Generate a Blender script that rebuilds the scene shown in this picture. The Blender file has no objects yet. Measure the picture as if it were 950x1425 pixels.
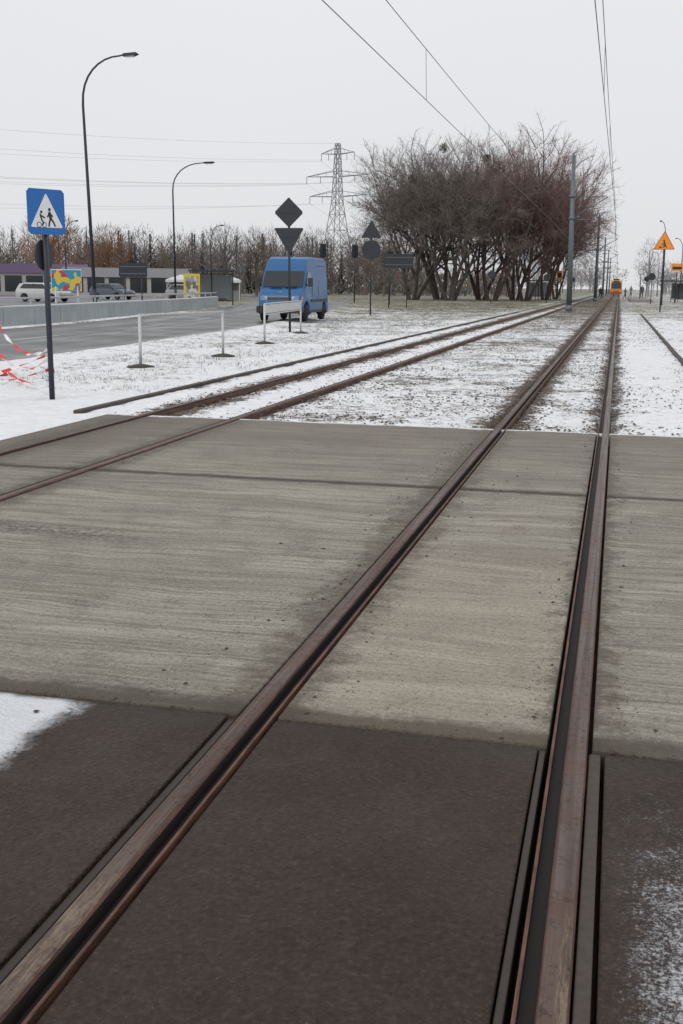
import bpy, math, random, bmesh
from mathutils import Vector, Matrix, noise
random.seed(7)
sc=bpy.context.scene
rnd=random.random
def ru(a,b): return a+(b-a)*rnd()

# ------------------------------------------------------------ node helpers
class NT:
    def __init__(s,name):
        s.m=bpy.data.materials.new(name); s.m.use_nodes=True
        s.t=s.m.node_tree; s.b=s.t.nodes['Principled BSDF']; s.tc=s.t.nodes.new('ShaderNodeTexCoord')
        s.obj=s.tc.outputs['Object']; s.sep=None
    def n(s,ty): return s.t.nodes.new(ty)
    def link(s,a,b):
        if hasattr(a,'links'): s.t.links.new(a,b)
        else:
            if isinstance(a,(tuple,list)) and len(a)==3 and b.type=='RGBA': a=(*a,1)
            b.default_value=a
    def xyz(s):
        if not s.sep:
            s.sep=s.n('ShaderNodeSeparateXYZ'); s.link(s.obj,s.sep.inputs[0])
        return s.sep.outputs
    def map(s,sc_,loc=(0,0,0),rot=(0,0,0),vec=None):
        m=s.n('ShaderNodeMapping'); s.link(vec or s.obj,m.inputs[0]); m.inputs['Scale'].default_value=sc_
        m.inputs['Location'].default_value=loc; m.inputs['Rotation'].default_value=rot; return m.outputs[0]
    def noise(s,scale,detail=4,rough=.55,vec=None,dist=0):
        m=s.n('ShaderNodeTexNoise'); s.link(vec or s.obj,m.inputs['Vector'])
        m.inputs['Scale'].default_value=scale; m.inputs['Detail'].default_value=detail
        m.inputs['Roughness'].default_value=rough; m.inputs['Distortion'].default_value=dist
        return m.outputs['Fac']
    def vor(s,scale,vec=None,feat='F1'):
        m=s.n('ShaderNodeTexVoronoi'); m.feature=feat; s.link(vec or s.obj,m.inputs['Vector']); m.inputs['Scale'].default_value=scale
        return m.outputs['Distance']
    def math(s,op,a,b=0,clamp=False):
        m=s.n('ShaderNodeMath'); m.operation=op; m.use_clamp=clamp; s.link(a,m.inputs[0]); s.link(b,m.inputs[1]); return m.outputs[0]
    def sm(s,v,lo,hi,a=0.,b=1.):
        m=s.n('ShaderNodeMapRange'); m.interpolation_type='SMOOTHSTEP'; s.link(v,m.inputs['Value'])
        if lo>hi: lo,hi,a,b=hi,lo,b,a
        m.inputs['From Min'].default_value=lo; m.inputs['From Max'].default_value=hi
        m.inputs['To Min'].default_value=a; m.inputs['To Max'].default_value=b; return m.outputs['Result']
    def mix(s,f,a,b,mode='MIX'):
        m=s.n('ShaderNodeMix'); m.data_type='RGBA'; m.blend_type=mode
        s.link(f,m.inputs['Factor']); s.link(a,m.inputs[6]); s.link(b,m.inputs[7]); return m.outputs[2]
    def bump(s,h,strength=.5,dist=.02):
        m=s.n('ShaderNodeBump'); s.link(h,m.inputs['Height']); m.inputs['Strength'].default_value=strength; m.inputs['Distance'].default_value=dist
        s.link(m.outputs[0],s.b.inputs['Normal'])
    def out(s,col=None,rough=None,metal=None,spec=None):
        if col is not None: s.link(col,s.b.inputs['Base Color'])
        if rough is not None: s.link(rough,s.b.inputs['Roughness'])
        if metal is not None: s.link(metal,s.b.inputs['Metallic'])
        if spec is not None: s.link(spec,s.b.inputs['Specular IOR Level'])
        return s.m
def simple(name,col,rough=.6,metal=0.,var=.15,scale=6.):
    t=NT(name); n=t.noise(scale,4)
    dk=tuple(c*(1-var) for c in col); lt=tuple(min(1,c*(1+var)) for c in col)
    return t.out(t.mix(n,dk,lt),rough,metal)

# ------------------------------------------------------------ mesh helper
class MB:
    def __init__(s): s.v=[];s.f=[];s.mi=[]
    def add(s,vs,fs,m=0):
        o=len(s.v); s.v+= [tuple(q) for q in vs]; s.f+=[tuple(i+o for i in f) for f in fs]; s.mi+=[m]*len(fs)
    def box(s,c,d,m=0,rz=0.,R=None):
        x,y,z=d[0]/2,d[1]/2,d[2]/2; R=R or Matrix.Rotation(rz,3,'Z'); c=Vector(c)
        vs=[c+R@Vector(q) for q in ((-x,-y,-z),(x,-y,-z),(x,y,-z),(-x,y,-z),(-x,-y,z),(x,-y,z),(x,y,z),(-x,y,z))]
        s.add(vs,[(3,2,1,0),(4,5,6,7),(0,1,5,4),(1,2,6,5),(2,3,7,6),(3,0,4,7)],m)
    def tube(s,pts,rad,n=8,m=0,caps=True):
        pts=[Vector(p) for p in pts]
        if not isinstance(rad,(list,tuple)): rad=[rad]*len(pts)
        vs=[];fs=[]
        for i,p in enumerate(pts):
            d=(pts[min(i+1,len(pts)-1)]-pts[max(i-1,0)])
            if d.length<1e-9: d=Vector((0,0,1))
            d.normalize(); a=d.cross(Vector((0.123,.98,.05)) if abs(d.y)<.9 else Vector((1,0,.05))).normalized(); b=d.cross(a)
            for k in range(n):
                t=2*math.pi*k/n; vs.append(p+(a*math.cos(t)+b*math.sin(t))*rad[i])
        for i in range(len(pts)-1):
            for k in range(n):
                k2=(k+1)%n; fs.append((i*n+k,i*n+k2,(i+1)*n+k2,(i+1)*n+k))
        if caps: fs.append(tuple(range(n-1,-1,-1))); fs.append(tuple((len(pts)-1)*n+k for k in range(n)))
        s.add(vs,fs,m)
    def cyl(s,p0,p1,r,n=10,m=0,r1=None): s.tube([p0,p1],[r,r if r1 is None else r1],n,m)
    def prism(s,poly,ext,m=0):
        n=len(poly); ext=Vector(ext); a=[Vector(p) for p in poly]; b=[p+ext for p in a]
        s.add(a+b,[tuple(range(n-1,-1,-1)),tuple(range(n,2*n))]+[(i,(i+1)%n,(i+1)%n+n,i+n) for i in range(n)],m)
    def obj(s,name,mats,smooth=False,parent=None,bevel=0):
        me=bpy.data.meshes.new(name); me.from_pydata(s.v,[],s.f); me.update()
        for m in (mats if isinstance(mats,(list,tuple)) else [mats]): me.materials.append(m)
        me.polygons.foreach_set('material_index',s.mi)
        if smooth: me.polygons.foreach_set('use_smooth',[True]*len(s.f))
        o=bpy.data.objects.new(name,me); sc.collection.objects.link(o)
        if parent: o.parent=parent
        if bevel:
            b=o.modifiers.new('bevel','BEVEL'); b.width=bevel; b.segments=2; b.limit_method='ANGLE'; b.angle_limit=math.radians(35)
        return o
def empty(name,loc=(0,0,0),rz=0,lean=0):
    e=bpy.data.objects.new(name,None); sc.collection.objects.link(e); e.location=loc; e.rotation_euler=(0,lean,rz); return e

# ------------------------------------------------------------ constants (metres). Tracks run along +Y.
LH,RH=-1.145,-0.05
AH,BH=-5.12,-4.03
YN,YS,YF=3.44,8.02,11.65
XL,XR=-5.56,4.2
def lerp_tab(tab,x):
    if x<=tab[0][0]: return tab[0][1]
    for (a,b),(c,d) in zip(tab,tab[1:]):
        if x<=c:
            t=(x-a)/(c-a); t=t*t*(3-2*t)*.35+t*.65; return b+(d-b)*t
    return tab[-1][1]
RT=[(-60,-10.2),(0,-10.4),(20,-10.9),(35,-12.0),(53,-14.4),(85,-19.7),(115,-29),(150,-46),(190,-80)]
def roadR(y): return lerp_tab(RT,y)
RW=7.4
def roadL(y): return roadR(y)-RW*(1+max(0,y-40)*.003)

# ------------------------------------------------------------ materials
def mat_ground():
    t=NT('snowy_ground'); X,Y,Z=t.xyz()
    n0=t.noise(.22,4); n1=t.noise(1.1,4); n2=t.noise(7,4,.65); n3=t.noise(34,3,.7)
    spk=t.math('ADD',t.math('MULTIPLY',n2,.45),t.math('MULTIPLY',n3,.55))
    far=t.sm(Y,16,95,0,.16)
    left=t.math('MULTIPLY',t.sm(X,-6.3,-8.0),t.sm(Y,15,20,0,.055))
    betw=t.math('MULTIPLY',t.sm(X,-4.3,-3.6),t.sm(X,-.1,-.5))
    d2=t.math('ABSOLUTE',t.math('ADD',X,5.12)); bandA=t.sm(d2,.60,.1,0,.20)
    d3=t.math('ABSOLUTE',t.math('ADD',X,1.145)); bandL=t.sm(d3,.38,.06,0,.19)
    d4=t.math('ABSOLUTE',t.math('ADD',X,.05)); bandR=t.sm(d4,.34,.06,0,.18)
    d5=t.math('ABSOLUTE',t.math('ADD',X,4.03)); bandB=t.sm(d5,.30,.06,0,.15)
    d6=t.math('ABSOLUTE',t.math('ADD',X,6.08)); bandC=t.sm(d6,.30,.06,0,.11)
    bare=t.math('ADD',far,t.math('MULTIPLY',betw,.090))
    for q in (bandA,bandL,bandR,bandB,bandC,left): bare=t.math('ADD',bare,q)
    bare=t.math('ADD',bare,t.math('MULTIPLY',t.math('SUBTRACT',n0,.5),.28))
    bare=t.math('ADD',bare,t.math('MULTIPLY',t.math('SUBTRACT',n1,.5),.36))
    path=t.math('MULTIPLY',t.sm(X,-5.3,-6.0),t.sm(Y,15.5,13.5)); bare=t.math('SUBTRACT',bare,t.math('MULTIPLY',path,.14))
    edge=t.sm(Y,12.6,11.8,0,.05); bare=t.math('SUBTRACT',bare,edge)
    v=t.math('ADD',spk,bare); mask=t.sm(v,.59,.67)
    grassy=t.sm(t.math('ADD',n1,t.sm(Y,20,90,-.08,.30)),.48,.62)
    soil=t.mix(n3,(.045,.032,.024),(.16,.125,.095)); grass=t.mix(n3,(.07,.068,.038),(.22,.20,.13))
    trk=t.math('MULTIPLY',t.sm(X,-5.9,-5.5),t.sm(X,1.2,.6)); grassy=t.math('MULTIPLY',grassy,t.math('SUBTRACT',1.,t.math('MULTIPLY',trk,.85)))
    bc=t.mix(grassy,soil,grass)
    snow=t.mix(n1,(.78,.80,.84),(.90,.91,.93)); snow=t.mix(t.sm(n2,.3,.75,0,.34),snow,(.50,.49,.47))
    t.bump(t.math('ADD',t.math('MULTIPLY',n2,1.),t.math('MULTIPLY',n3,.6)),.7,.04)
    return t.out(t.mix(mask,snow,bc),.75,0.,.25)
def mat_concrete():
    t=NT('crossing_concrete'); X,Y,Z=t.xyz()
    wv=t.noise(.8,3,.5); off=t.n('ShaderNodeCombineXYZ'); t.link(t.math('MULTIPLY',t.math('SUBTRACT',wv,.5),.35),off.inputs[1])
    va=t.n('ShaderNodeVectorMath'); va.operation='ADD'; t.link(t.obj,va.inputs[0]); t.link(off.outputs[0],va.inputs[1]); V=va.outputs[0]
    s1=t.noise(1,5,.65,t.map((.7,11,1),vec=V),.3); s2=t.noise(1,4,.7,t.map((1.3,50,1),rot=(0,0,-.02),vec=V),.3); s3=t.noise(1,5,.6,t.map((.45,2.6,1),vec=V),.6)
    bl=t.noise(1.1,6,.65); b2=t.noise(4.5,6,.75); fi=t.noise(46,5,.8); sp=t.noise(130,2,.6)
    c=t.mix(t.sm(s1,.32,.68),(.225,.205,.173),(.42,.388,.33))
    c=t.mix(t.sm(s2,.46,.64,0,.60),c,(.55,.515,.445))
    c=t.mix(t.sm(s2,.46,.34,0,.40),c,(.155,.135,.112))
    c=t.mix(t.sm(s3,.42,.64,0,.35),c,(.195,.172,.142))
    c=t.mix(t.sm(bl,.44,.70,0,.45),c,(.185,.16,.132))
    c=t.mix(t.sm(b2,.50,.68,0,.45),c,(.15,.126,.102))
    inn=t.math('MULTIPLY',t.sm(X,-1.1,-.95),t.sm(X,-.1,-.2)); inn=t.math('MULTIPLY',inn,t.sm(Y,7.5,4.5)); c=t.mix(t.math('MULTIPLY',inn,.38),c,(.47,.405,.31))
    c=t.mix(t.sm(fi,.52,.64,0,.50),c,(.09,.074,.06))
    c=t.mix(t.sm(fi,.47,.36,0,.42),c,(.58,.545,.48))
    c=t.mix(t.sm(sp,.58,.68,0,.65),c,(.065,.052,.042))
    dm=None; dn_=t.noise(5.5,6,.78)
    for xr,w in ((LH,.30),(RH,.17),(AH,.40),(BH,.34)):
        d=t.math('ABSOLUTE',t.math('SUBTRACT',X,xr))
        q=t.sm(t.math('SUBTRACT',d,t.math('MULTIPLY',t.math('SUBTRACT',dn_,.42),.6)),w,-.04)
        dm=q if dm is None else t.math('MAXIMUM',dm,q)
    gr=t.noise(24,6,.85); dm=t.math('MULTIPLY',t.math('ADD',dm,t.math('MULTIPLY',t.math('SUBTRACT',gr,.52),2.4)),t.sm(dm,.02,.75),True)
    c=t.mix(t.math('MULTIPLY',dm,.80),c,t.mix(fi,(.055,.040,.030),(.15,.118,.093)))
    c=t.mix(t.sm(t.math('ADD',Y,t.math('MULTIPLY',bl,3.)),8.8,12.6,0,.50),c,(.155,.132,.108))
    c=t.mix(t.sm(X,-3.4,-5.3,0,.45),c,(.12,.102,.084))
    dj=t.math('ABSOLUTE',t.math('SUBTRACT',Y,YS)); c=t.mix(t.math('MULTIPLY',t.sm(t.math('SUBTRACT',dj,t.math('MULTIPLY',t.noise(5,4),.12)),.05,-.04),.8),c,(.06,.047,.037))
    dn=t.math('SUBTRACT',Y,YN); c=t.mix(t.math('MULTIPLY',t.sm(t.math('SUBTRACT',dn,t.math('MULTIPLY',t.noise(4,6,.8),.26)),.05,-.06),.8),c,(.075,.058,.045))
    dd=t.math('ABSOLUTE',t.math('ADD',t.math('ADD',t.math('MULTIPLY',X,.18),t.math('SUBTRACT',Y,5.35)),t.math('MULTIPLY',t.math('SUBTRACT',bl,.5),.7)))
    c=t.mix(t.math('MULTIPLY',t.math('MULTIPLY',t.sm(dd,.18,.0),t.sm(X,-2.3,-3.0)),t.sm(gr,.42,.58,0,.85)),c,(.06,.047,.037))
    sn=t.sm(t.math('ADD',Y,t.math('MULTIPLY',t.noise(2.4,6,.7),.35)),11.72,11.80); c=t.mix(sn,c,(.85,.86,.88))
    t.bump(t.math('ADD',t.math('MULTIPLY',s2,.8),t.math('ADD',t.math('MULTIPLY',fi,1.1),sp)),.8,.012)
    return t.out(c,t.sm(bl,.3,.7,.88,.7),0.,.25)
def mat_dark():
    t=NT('wet_brown_asphalt'); X,Y,Z=t.xyz()
    bl=t.noise(1.4,5,.6); b2=t.noise(9,5,.7); fi=t.noise(60,5,.8); g=t.vor(75); wr=t.noise(1,5,.7,t.map((22,42,1)),1.6); st=t.noise(1,4,.6,t.map((16,2,1)))
    c=t.mix(bl,(.032,.018,.012),(.066,.042,.031)); c=t.mix(t.sm(b2,.45,.65,0,.5),c,(.034,.020,.014)); c=t.mix(t.sm(fi,.50,.66,0,.55),c,(.125,.088,.068)); c=t.mix(t.sm(fi,.46,.36,0,.6),c,(.012,.007,.005))
    c=t.mix(t.sm(st,.6,.75,0,.20),c,(.10,.076,.060))
    c=t.mix(t.sm(fi,.69,.74,0,.6),c,(.26,.23,.20))
    dn=t.sm(Y,3.2,3.44); c=t.mix(t.math('MULTIPLY',dn,.5),c,(.05,.035,.026))
    e=t.math('MULTIPLY',t.math('SUBTRACT',t.noise(4,6,.65),.5),.30)
    sL=t.math('MULTIPLY',t.sm(t.math('ADD',X,e),-1.72,-1.84),t.sm(t.math('ADD',Y,t.math('MULTIPLY',e,.4)),3.44,3.38))
    sL=t.math('MULTIPLY',sL,t.sm(t.math('ADD',fi,t.sm(X,-1.76,-1.92,0,.4)),.38,.5))
    dn2=t.noise(95,4,.9); dn3=t.noise(6,6,.7)
    th=t.math('ADD',t.math('ADD',t.math('MULTIPLY',dn2,.68),t.math('MULTIPLY',dn3,.32)),t.math('MULTIPLY',t.sm(X,.05,.36),t.sm(Y,3.2,2.1,0.0,.23)))
    sR=t.math('MULTIPLY',t.sm(th,.53,.67),t.sm(X,.05,.16)); sR=t.math('MULTIPLY',sR,t.sm(Y,3.3,2.9))
    th2=t.math('ADD',t.math('MULTIPLY',dn2,.6),t.math('MULTIPLY',dn3,.4)); sM=t.math('MULTIPLY',t.sm(th2,.59,.66,0,.5),t.sm(Y,2.25,1.7))
    s=t.math('MAXIMUM',t.math('MAXIMUM',sL,t.math('MULTIPLY',sR,.88)),sM)
    c=t.mix(s,c,(.84,.86,.90))
    t.bump(t.math('ADD',t.math('ADD',t.math('MULTIPLY',g,1.2),t.math('MULTIPLY',wr,2.0)),t.math('ADD',t.math('MULTIPLY',fi,1.4),t.math('MULTIPLY',s,.8))),.8,.010)
    r=t.sm(bl,.3,.7,.60,.40)
    return t.out(c,t.math('ADD',r,t.math('MULTIPLY',s,.3),True),0.,.22)
M_ground=mat_ground(); M_conc=mat_concrete(); M_dark=mat_dark()
def mat_head():
    t=NT('rail_head_steel'); X,Y,Z=t.xyz()
    s=t.noise(1,5,.6,t.map((60,.8,60))); b=t.noise(3.2,6,.75); f=t.noise(1,6,.8,t.map((80,9,50)),.6); g=t.noise(38,5,.8)
    c=t.mix(t.sm(s,.35,.65),(.060,.034,.025),(.125,.086,.07)); c=t.mix(t.sm(b,.42,.62,0,.75),c,(.088,.036,.021)); c=t.mix(t.sm(g,.52,.66,0,.6),c,(.030,.018,.014))
    wf=t.math('MULTIPLY',t.sm(Y,2.75,2.05),t.sm(X,-.6,-.9)); wr=t.math('MULTIPLY',t.math('MULTIPLY',t.sm(Y,2.55,2.25),t.sm(X,-.05,-.035)),t.sm(X,-.9,-.6))
    w=t.math('MULTIPLY',t.math('MAXIMUM',wf,wr),t.sm(f,.42,.60,.0,.65)); w=t.math('MULTIPLY',w,t.sm(b,.36,.52,.15,1.))
    c=t.mix(w,c,(.29,.23,.16))
    t.bump(t.math('ADD',f,t.math('MULTIPLY',g,1.5)),.6,.004)
    rt=t.sm(X,-.8,-.3,0,.08)
    return t.out(c,t.math('ADD',t.math('SUBTRACT',t.sm(s,.3,.7,.56,.42),rt),t.math('MULTIPLY',t.math('ADD',w,t.sm(g,.5,.65,0,.5)),.4)),t.math('MULTIPLY',t.math('SUBTRACT',1.,w),.28))
def mat_rust():
    t=NT('rail_rust'); s=t.noise(1,5,.65,t.map((40,5,40))); f=t.noise(90,4,.75)
    c=t.mix(t.sm(s,.35,.65),(.055,.023,.015),(.165,.068,.042)); c=t.mix(t.sm(f,.5,.7,0,.6),c,(.03,.02,.016))
    t.bump(f,.6,.004); return t.out(c,.65,.05)
M_head=mat_head(); M_rust=mat_rust()
M_groove=simple('groove_dirt',(.014,.009,.007),.7,0,.6,30)
M_bed=simple('track_bed_soil',(.03,.022,.017),.8,0,.4,20)
M_rub=simple('rubber_filler',(.058,.043,.033),.7,0,.5,45)
M_rubd=simple('rubber_dark',(.034,.023,.017),.6,0,.45,45)

# ------------------------------------------------------------ ground sheet
def ground():
    xs=[-2500,-900,-450,-250,-150,-100,-70,-50,-36,-26,-20,-16]
    x=-14.0
    while x<5.0: xs.append(x); x+=.13
    xs+=[XL-.01,XL+.01,XR-.01,XR+.01]
    for r in (LH,RH,AH,BH): xs+=[r-.13,r-.09,r+.09,r+.13]
    xs+=[5.2,6,8,12,20,40,80,200,500,1200,2500]; xs=sorted(set(round(q,3) for q in xs))
    ys=[-400,-100,-40,-15,-6,-3.02,-3,0,4,8,YF-.02,YF]
    y=YF+.01
    while y<400: ys.append(y); y+=.09+max(0,(y-14))*.012
    ys+=[500,700,1100,1800,3000]; ys=sorted(set(round(q,3) for q in ys))
    vs=[];nx=len(xs)
    for y in ys:
        for x in xs:
            if XL<x<XR and -3<y<YF: z=-.22
            else:
                z=-.045
                if -15<x<5.5 and y<60: z+=.018*noise.noise(Vector((x*1.3,y*1.3,0)))+.014*noise.noise(Vector((x*5,y*5,3)))
                if y>=YF:
                    for r in (LH,RH,AH,BH):
                        if abs(x-r)<.12: z=-.075+.02*noise.noise(Vector((x*6,y*6,9)))
                if z>-.02: z=-.02
            vs.append((x,y,z))
    fs=[(j*nx+i,j*nx+i+1,(j+1)*nx+i+1,(j+1)*nx+i) for j in range(len(ys)-1) for i in range(nx-1)]
    b=MB(); b.add(vs,fs); b.obj('ground',M_ground,True)
ground()
def slabs():
    p=empty('tram_crossing_pavement')
    Xs=[(XL,AH-.06),(AH+.085,BH-.085),(BH+.05,LH-.048),(LH+.092,RH-.092),(RH+.050,XR)]
    b=MB(); d=MB()
    for i,(a,c) in enumerate(Xs):
        for (y0,y1) in ((YN+.006,YS-.008),(YS+.008,YF)):
            b.box(((a+c)/2,(y0+y1)/2,-.075),(c-a,y1-y0,.15))
        aa,cc=a,c
        if i==3: cc=c-.028
        if i==2: cc=c-.035
        if i==4: aa=a+.040
        d.box(((aa+cc)/2,(YN-3)/2-.003,-.079),(cc-aa,YN+3-.006,.15))
    b.obj('concrete_panels',M_conc,False,p,.008); d.obj('asphalt_panels',M_dark,False,p,.006)
    e=MB(); e.box(((XL+XR)/2,(YF-3)/2,-.165),(XR-XL,YF+3,.02)); e.obj('bed',M_bed,False,p)
    r=MB(); r.box((RH+.060,(YN-3)/2,-.056),(.036,YN+3-.02,.10),0); r.box((LH-.067,(YN-3)/2,-.066),(.026,YN+3-.02,.10),1)
    r.box((RH-.105,(YN-3)/2,-.062),(.020,YN+3-.02,.10),1)
    r.obj('rubber_strips',[M_rub,M_rubd],False,p,.004)
    k=MB()
    k.box(((XL+XR)/2,YF+.03,-.07),(XR-XL-.02,.05,.12)); k.obj('edge_beam',M_conc,False,p,.01)
slabs()
def rails(name,heads):
    p=empty(name)
    for k,(x,s) in enumerate(heads):
        prof=[(-.09,-.155),(-.09,-.14),(-.02,-.12),(-.02,-.045),(-.034,-.038),(-.036,.000),(-.031,.008),(-.022,.012),(.018,.013),(.027,.010),(.031,.003),(.033,-.036),(.068,-.036),(.069,.000),(.078,.000),(.081,-.055),(.02,-.07),(.02,-.12),(.09,-.14),(.09,-.155)]
        mi=[1,1,1,1,1,1,0,0,0,1,2,2,2,1,1,1,1,1,1,1]
        b=MB(); ys=[-3]+[q for q in (2,11.7,40,90,160,260,400)]
        n=len(prof)
        for a,c in zip(ys,ys[1:]):
            for i in range(n):
                (x0,z0),(x1,z1)=prof[i],prof[(i+1)%n]
                b.add([(x+s*x0,a,z0),(x+s*x1,a,z1),(x+s*x1,c,z1),(x+s*x0,c,z0)],[(0,1,2,3)] if s>0 else [(3,2,1,0)],mi[i])
        b.obj('rail_%d'%(k+1),[M_head,M_rust,M_groove],False,p)
rails('tram_track',[(LH,1),(RH,-1)])
rails('tram_track',[(AH,1),(BH,-1)])
def kerb(name,x,y0,y1,z1,w,mat):
    b=MB(); y=y0
    while y<y1:
        b.box((x+ru(-.006,.006),y+.49,-.1+(z1+.1)/2),(w,.97,z1+.1)); y+=1.0
    b.obj(name,mat,False,None,.01)
M_kerb=simple('old_kerb',(.06,.047,.038),.8,0,.4,9)
kerb('track_edge_kerb',-6.08,11.9,70,-.005,.10,M_kerb); kerb('track_edge_kerb',1.36,17,70,0.01,.09,M_kerb)

# ------------------------------------------------------------ road
def mat_road():
    t=NT('wet_asphalt'); uv=t.tc.outputs['UV']; sp=t.n('ShaderNodeSeparateXYZ'); t.link(uv,sp.inputs[0]); U=sp.outputs[0]
    n=t.noise(.5,4); f=t.noise(60,3); e=t.noise(1.6,5,.65)
    c=t.mix(n,(.040,.039,.041),(.075,.072,.072)); c=t.mix(t.sm(f,.5,.7,0,.3),c,(.10,.10,.10))
    tr=t.noise(1,3,.5,t.map((6,.02,1),vec=uv)); c=t.mix(t.sm(tr,.45,.65,0,.45),c,(.13,.13,.135))
    ed=t.math('MINIMUM',U,t.math('SUBTRACT',1.,U)); s=t.sm(t.math('SUBTRACT',ed,t.math('MULTIPLY',t.math('SUBTRACT',e,.42),.12)),.02,.006)
    c=t.mix(s,c,(.70,.71,.74)); t.bump(f,.2,.004)
    return t.out(c,t.math('ADD',t.math('SUBTRACT',t.sm(n,.3,.7,.32,.50),t.sm(tr,.45,.6,0,.08)),t.math('MULTIPLY',s,.4)),0.,.42)
M_road=mat_road()
def strip(name,ylist,lo,hi,z,mat,zt=None):
    me=bpy.data.meshes.new(name); vs=[];fs=[];uvs=[]
    N=8
    for y in ylist:
        for i in range(N+1):
            u=i/N; vs.append((lo(y)+(hi(y)-lo(y))*u,y,z)); uvs.append((u,y/10))
    for j in range(len(ylist)-1):
        for i in range(N): a=j*(N+1)+i; fs.append((a,a+1,a+N+2,a+N+1))
    me.from_pydata(vs,[],fs); ul=me.uv_layers.new(name='UV')
    for l in me.loops: ul.data[l.index].uv=uvs[l.vertex_index]
    me.materials.append(mat); o=bpy.data.objects.new(name,me); sc.collection.objects.link(o); return o
ry=[-40+2*i for i in range(116)]
strip('road',ry,roadL,roadR,0.0,M_road)
def verge():
    b=MB(); ys=[];y=-20.
    while y<150: ys.append(y); y+=.35+max(0,y-30)*.01
    for fn,sg in ((roadR,1),(roadL,-1)):
        vs=[]
        for y in ys:
            n=noise.noise(Vector((y*.5,sg*3,0)))*.22+noise.noise(Vector((y*2.1,sg*3,0)))*.10; x=fn(y)
            k=1+max(0,y-50)*.006
            for dx,z in ((-.30+n,-.006),(-.16+n,.022),(.05+n,.035),(.35,.02),(.8*k,-.03),(1.1*k,-.075)): vs.append((x+sg*dx,y,z+(.010*noise.noise(Vector((y*3,dx*6,1))) if z>0 else 0)))
        n6=6
        fs=[(j*n6+i,j*n6+i+1,(j+1)*n6+i+1,(j+1)*n6+i) for j in range(len(ys)-1) for i in range(n6-1)]
        if sg<0: fs=[f[::-1] for f in fs]
        b.add(vs,fs)
    b.obj('snow_verge',M_ground,True)
verge()
M_white=simple('white_paint',(.5,.5,.5),.6,0,.3,20)
def marks():
    b=MB(); y=-10
    cx=lambda q:(roadR(q)+roadL(q))/2
    while y<120:
        b.add([(cx(y)-.06,y,.005),(cx(y)+.06,y,.005),(cx(y+3)+.06,y+3,.005),(cx(y+3)-.06,y+3,.005)],[(0,1,2,3)]); y+=9
    b.obj('road_marking',M_white)
marks()
M_lot=simple('lot_asphalt',(.12,.12,.125),.5,0,.5,.7)
b=MB(); b.add([(-120,62,-.01),(-32,66,-.01),(-40,118,-.01),(-130,130,-.01)],[(0,1,2,3)]); b.obj('parking_lot',M_lot)

M_par=simple('parapet_concrete',(.36,.39,.40),.7,0,.3,1.5); M_snow=simple('snow',(.85,.87,.9),.7,0,.05,5)
M_galv=simple('galvanised_steel',(.42,.44,.46),.45,.5,.15,8)
def parapet():
    p=empty('road_parapet'); b=MB(); s=MB(); g=MB()
    y=2.0
    L=lambda q:roadL(q)-.7
    while y<72:
        y2=y+2.44; a=Vector((L(y),y,0)); c=Vector((L(y2),y2,0)); d=(c-a); ln=d.length; ang=math.atan2(-d.x,d.y); m=(a+c)/2
        b.box((m.x,m.y,.30),(.28,ln-.02,.7),0,ang); s.box((m.x,m.y,.658),(.22,ln-.03,.02),0,ang)
        g.cyl((a.x,a.y,.6),(a.x,a.y,.95),.03,6); g.cyl((a.x,a.y,.92),(c.x,c.y,.92),.035,6)
        y=y2+.02
    b.obj('wall',M_par,False,p,.03); s.obj('snow_cap',M_snow,False,p); g.obj('handrail',M_galv,False,p)
parapet()

# ------------------------------------------------------------ scattered small things
def stone(b,x,y,z,s,m=0):
    r=[s*ru(.5,1.3) for _ in range(8)]; a=rnd()*6.3; ca,sa=math.cos(a),math.sin(a); h=s*ru(.35,.8)
    vs=[(r[0],0,0),(r[1]*.6,r[1]*.7,h*.2),(-r[2]*.5,r[2]*.8,0),(-r[3],0,h*.2),(-r[4]*.4,-r[4]*.8,0),(r[5]*.6,-r[5]*.6,h*.1),(r[6]*.25,r[6]*.2,h),(-r[7]*.35,-r[7]*.1,h*.9)]
    vs=[(x+v[0]*ca-v[1]*sa,y+v[0]*sa+v[1]*ca,z+v[2]) for v in vs]
    b.add(vs,[(0,1,6),(1,2,6),(2,7,6),(2,3,7),(3,4,7),(4,5,7),(5,6,7),(5,0,6)],m)
M_st=[simple('gravel_dark',(.055,.043,.035),.8,0,.4,15),simple('gravel_grey',(.16,.14,.125),.8,0,.3,15),simple('gravel_rust',(.10,.055,.036),.8,0,.3,15)]
M_mud=simple('mud',(.06,.046,.036),.9,0,.3,15)
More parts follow.
